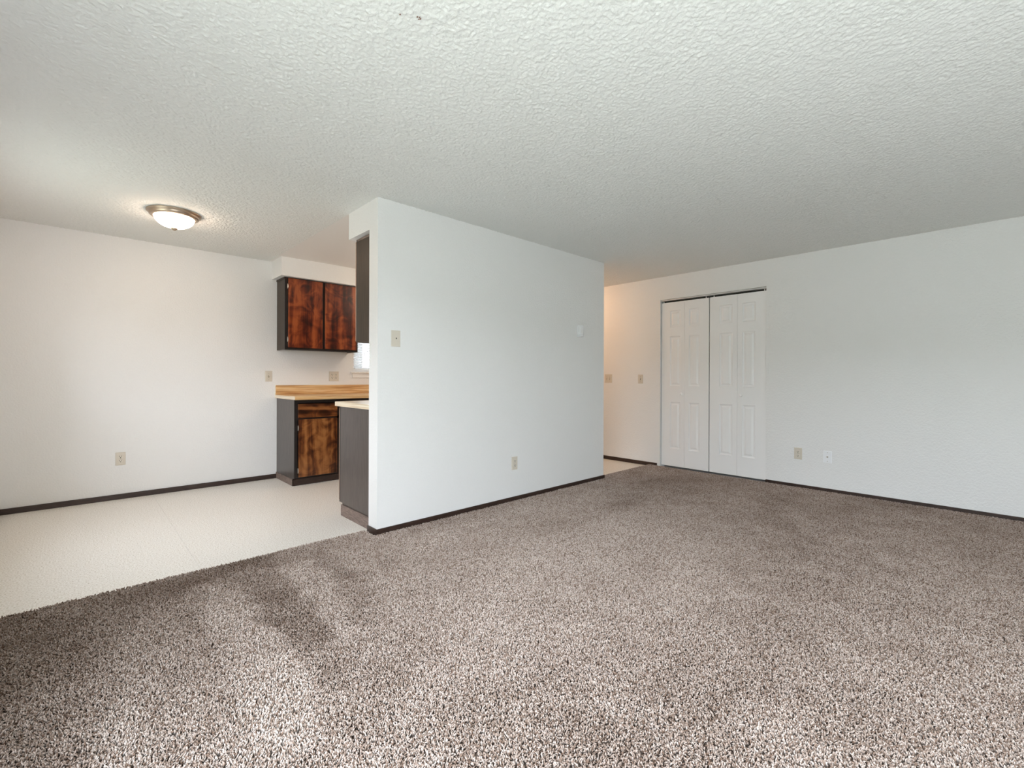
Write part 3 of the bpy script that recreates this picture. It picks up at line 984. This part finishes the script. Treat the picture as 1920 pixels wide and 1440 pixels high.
# building outside the kitchen window
M_SIDE = darkwood('grey_siding', (0.04, 0.038, 0.036), (0.06, 0.058, 0.056), 0.8, (1, 1, 6))
nb = tag(empty('neighbour_building', (3.2, 13.0, -0.2)), 'grey building seen through the kitchen blind slats', 'building')
boxo('wall', (-2.6, 2.98, 0, 2.0, 0.0, 4.6), M_SIDE, nb)
bm = bmesh.new()
vv = [bm.verts.new(q) for q in ((-2.9, -0.3, 4.6), (3.18, -0.3, 4.6), (3.18, 2.3, 4.6), (-2.9, 2.3, 4.6), (-2.9, 1.0, 5.5), (3.18, 1.0, 5.5))]
for f in ((0, 1, 5, 4), (2, 3, 4, 5), (0, 4, 3), (1, 2, 5), (0, 3, 2, 1)):
    bm.faces.new([vv[i] for i in f])
obj('roof', bm, M_FRAME, nb)

# unseen long building, added to block low sky from the left wall openings
M_SAGE, _, _ = mat('grey_green_siding', (0.17, 0.185, 0.165), 0.8)
ob = tag(empty('neighbour_building', (-15.5, 0, -0.3)), 'unseen long grey green building added across the lawn to cut the low sky', 'building')
boxo('wall', (-6.0, 0.0, -26, 26, 0.0, 3.75), M_SAGE, ob)
bm = bmesh.new()
vv = [bm.verts.new(q) for q in ((0.0, -26.0, 3.75), (0.0, 26.0, 3.75), (-6.0, 26.0, 3.75), (-6.0, -26.0, 3.75), (-3.0, -26.0, 4.1), (-3.0, 26.0, 4.1))]
for f in ((0, 1, 5, 4), (2, 3, 4, 5), (0, 4, 3), (1, 2, 5), (0, 3, 2, 1)):
    bm.faces.new([vv[i] for i in f])
obj('roof', bm, M_FRAME, ob)

# ------------------------------------------------------------------ plates on the walls (built facing -y at the origin)
def plate_root(name, loc, facing, label, cat, group=None):
    rz = {'-y': 0.0, '-x': -math.pi / 2}[facing]
    return tag(empty(name, loc, rz), label, cat, group)


def cyl_y(bm, x, z, r_, y0, y1, n=14):
    lathe(bm, [(0, -y1), (r_, -y1), (r_, -y0), (0, -y0)], n, Matrix.Translation((x, 0, z)) @ Matrix.Rotation(math.radians(-90), 4, 'X'))


def plate_mesh(w, h, mt, root):
    bm = bmesh.new()
    bx(bm, -w / 2, w / 2, -0.0065, 0.0, -h / 2, h / 2)
    es = [e_ for e_ in bm.edges if all(v_.co.y < -0.003 for v_ in e_.verts)]
    bmesh.ops.bevel(bm, geom=es, offset=0.0035, segments=3, affect='EDGES')
    obj('plate', bm, mt, root)


def screw(root, x, z):
    bm = bmesh.new()
    bx(bm, x - 0.003, x + 0.003, -0.0078, -0.006, z - 0.003, z + 0.003, 0.0012, 2)
    obj('screw', bm, M_SCREW, root)


def receptacle(root, x, z):
    bm = bmesh.new()
    n_ = 20
    a = []
    for k in range(n_):
        th = 2 * math.pi * k / n_
        a.append((0.0172 * math.cos(th), max(-0.0135, min(0.0135, 0.0172 * math.sin(th)))))
    f0 = [bm.verts.new((x + p[0], -0.0065, z + p[1])) for p in a]
    f1 = [bm.verts.new((x + p[0] * 0.95, -0.0095, z + p[1] * 0.95)) for p in a]
    for k in range(n_):
        bm.faces.new((f0[k], f0[(k + 1) % n_], f1[(k + 1) % n_], f1[k]))
    bm.faces.new(f1)
    o = obj('receptacle', bm, M_ALMOND2, root)
    bm = bmesh.new()
    bx(bm, x - 0.0084, x - 0.0050, -0.0100, -0.0092, z - 0.0015, z + 0.0090)
    bx(bm, x + 0.0050, x + 0.0084, -0.0100, -0.0092, z - 0.0005, z + 0.0080)
    bx(bm, x - 0.0033, x + 0.0033, -0.0100, -0.0092, z - 0.0105, z - 0.0040, 0.0010, 2)
    obj('slots', bm, M_DARK, o)


def toggle(root, x, z, up_=True):
    boxo('toggle_slot', (x - 0.0055, x + 0.0055, -0.0072, -0.006, z - 0.0125, z + 0.0125), M_SLOT, root, 0.0004, 1)
    bm = bmesh.new()
    bx(bm, x - 0.0042, x + 0.0042, -0.019, -0.006, z - 0.0045, z + 0.0045, 0.0015, 2)
    s = 1 if up_ else -1
    for v_ in bm.verts:
        v_.co.z += s * (-v_.co.y - 0.006) * 0.65
    obj('toggle', bm, M_ALMOND2, root)


def outlet(loc, facing, label):
    r_ = plate_root('wall_outlet', loc, facing, label, 'outlet', 'almond wall outlets')
    plate_mesh(0.070, 0.115, M_ALMOND, r_)
    receptacle(r_, 0, 0.0195)
    receptacle(r_, 0, -0.0195)
    screw(r_, 0, 0.0)


outlet((0.292, YB, 0.362), '-y', 'almond duplex outlet low on the dining wall under the ceiling light')
outlet((2.831, YP, 0.343), '-y', 'almond duplex outlet low on the partition wall above the carpet')
outlet((XR, 1.386, 0.353), '-x', 'almond duplex outlet between the bifold doors and the white jack plate')
q = plate_root('wall_outlet', (2.222, YB, 1.112), '-y', 'double wide almond outlet plate above the butcher block backsplash', 'outlet', 'almond wall outlets')
plate_mesh(0.116, 0.115, M_ALMOND, q)
for x in (-0.023, 0.023):
    receptacle(q, x, 0.0195); receptacle(q, x, -0.0195); screw(q, x, 0.0)

def switch(loc, facing, label, gang=1):
    r_ = plate_root('light_switch', loc, facing, label, 'switch', 'almond toggle switches')
    plate_mesh(0.070 if gang == 1 else 0.116, 0.115, M_ALMOND, r_)
    for x in ((0,) if gang == 1 else (-0.023, 0.023)):
        toggle(r_, x, 0.0, True)
        screw(r_, x, 0.030); screw(r_, x, -0.030)


switch((1.512, YB, 1.109), '-y', 'almond toggle switch on the dining wall left of the wood backsplash')
switch((XR, 3.655, 1.096), '-x', 'two gang almond switch plate beside the partition edge', 2)
switch((XR, 3.163, 1.091), '-x', 'single almond switch left of the bifold closet doors')

# phone jack plate on the partition
q = plate_root('phone_plate', (1.656, YP, 1.378), '-y', 'almond phone jack plate high on the partition by its corner', 'jack plate')
plate_mesh(0.070, 0.115, M_ALMOND, q)
boxo('jack', (-0.007, 0.007, -0.0085, -0.006, -0.006, 0.007), M_ALMOND2, q, 0.0006, 1)
bm = bmesh.new()
bx(bm, -0.0045, 0.0045, -0.0092, -0.0080, -0.001, 0.0055)
bx(bm, -0.002, 0.002, -0.0092, -0.0080, -0.005, -0.001)
obj('jack_hole', bm, M_DARK, q)

# white coax plate on the right wall
q = plate_root('cable_plate', (XR, 1.137, 0.350), '-x', 'white cable jack plate right of the almond outlet', 'jack plate')
plate_mesh(0.070, 0.115, M_PLATEW, q)
bm = bmesh.new()
cyl_y(bm, 0, 0, 0.0075, 0.006, 0.009)
cyl_y(bm, 0, 0, 0.0048, 0.009, 0.017)
obj('coax_connector', bm, M_SCREW, q)
screw(q, 0, 0.042); screw(q, 0, -0.042)

# thermostat / sensor on the partition
q = plate_root('wall_sensor', (3.732, YP, 1.580), '-y', 'small white box sensor high on the partition near the hall', 'sensor')
bm = bmesh.new()
bx(bm, -0.024, 0.024, -0.046, 0.0, -0.042, 0.059, 0.005, 3)
obj('body', bm, M_PLATEW, q)
bm = bmesh.new()
bx(bm, -0.026, 0.026, -0.052, 0.0, -0.059, -0.044, 0.004, 2)
obj('base_lip', bm, M_PLATEW, q)
boxo('side_slot', (-0.0246, -0.022, -0.027, -0.023, -0.012, 0.046), M_LATH, q, 0.0005, 1)
boxo('lens', (-0.010, 0.010, -0.0475, -0.042, -0.022, 0.018), M_TRIMW, q, 0.003, 2)
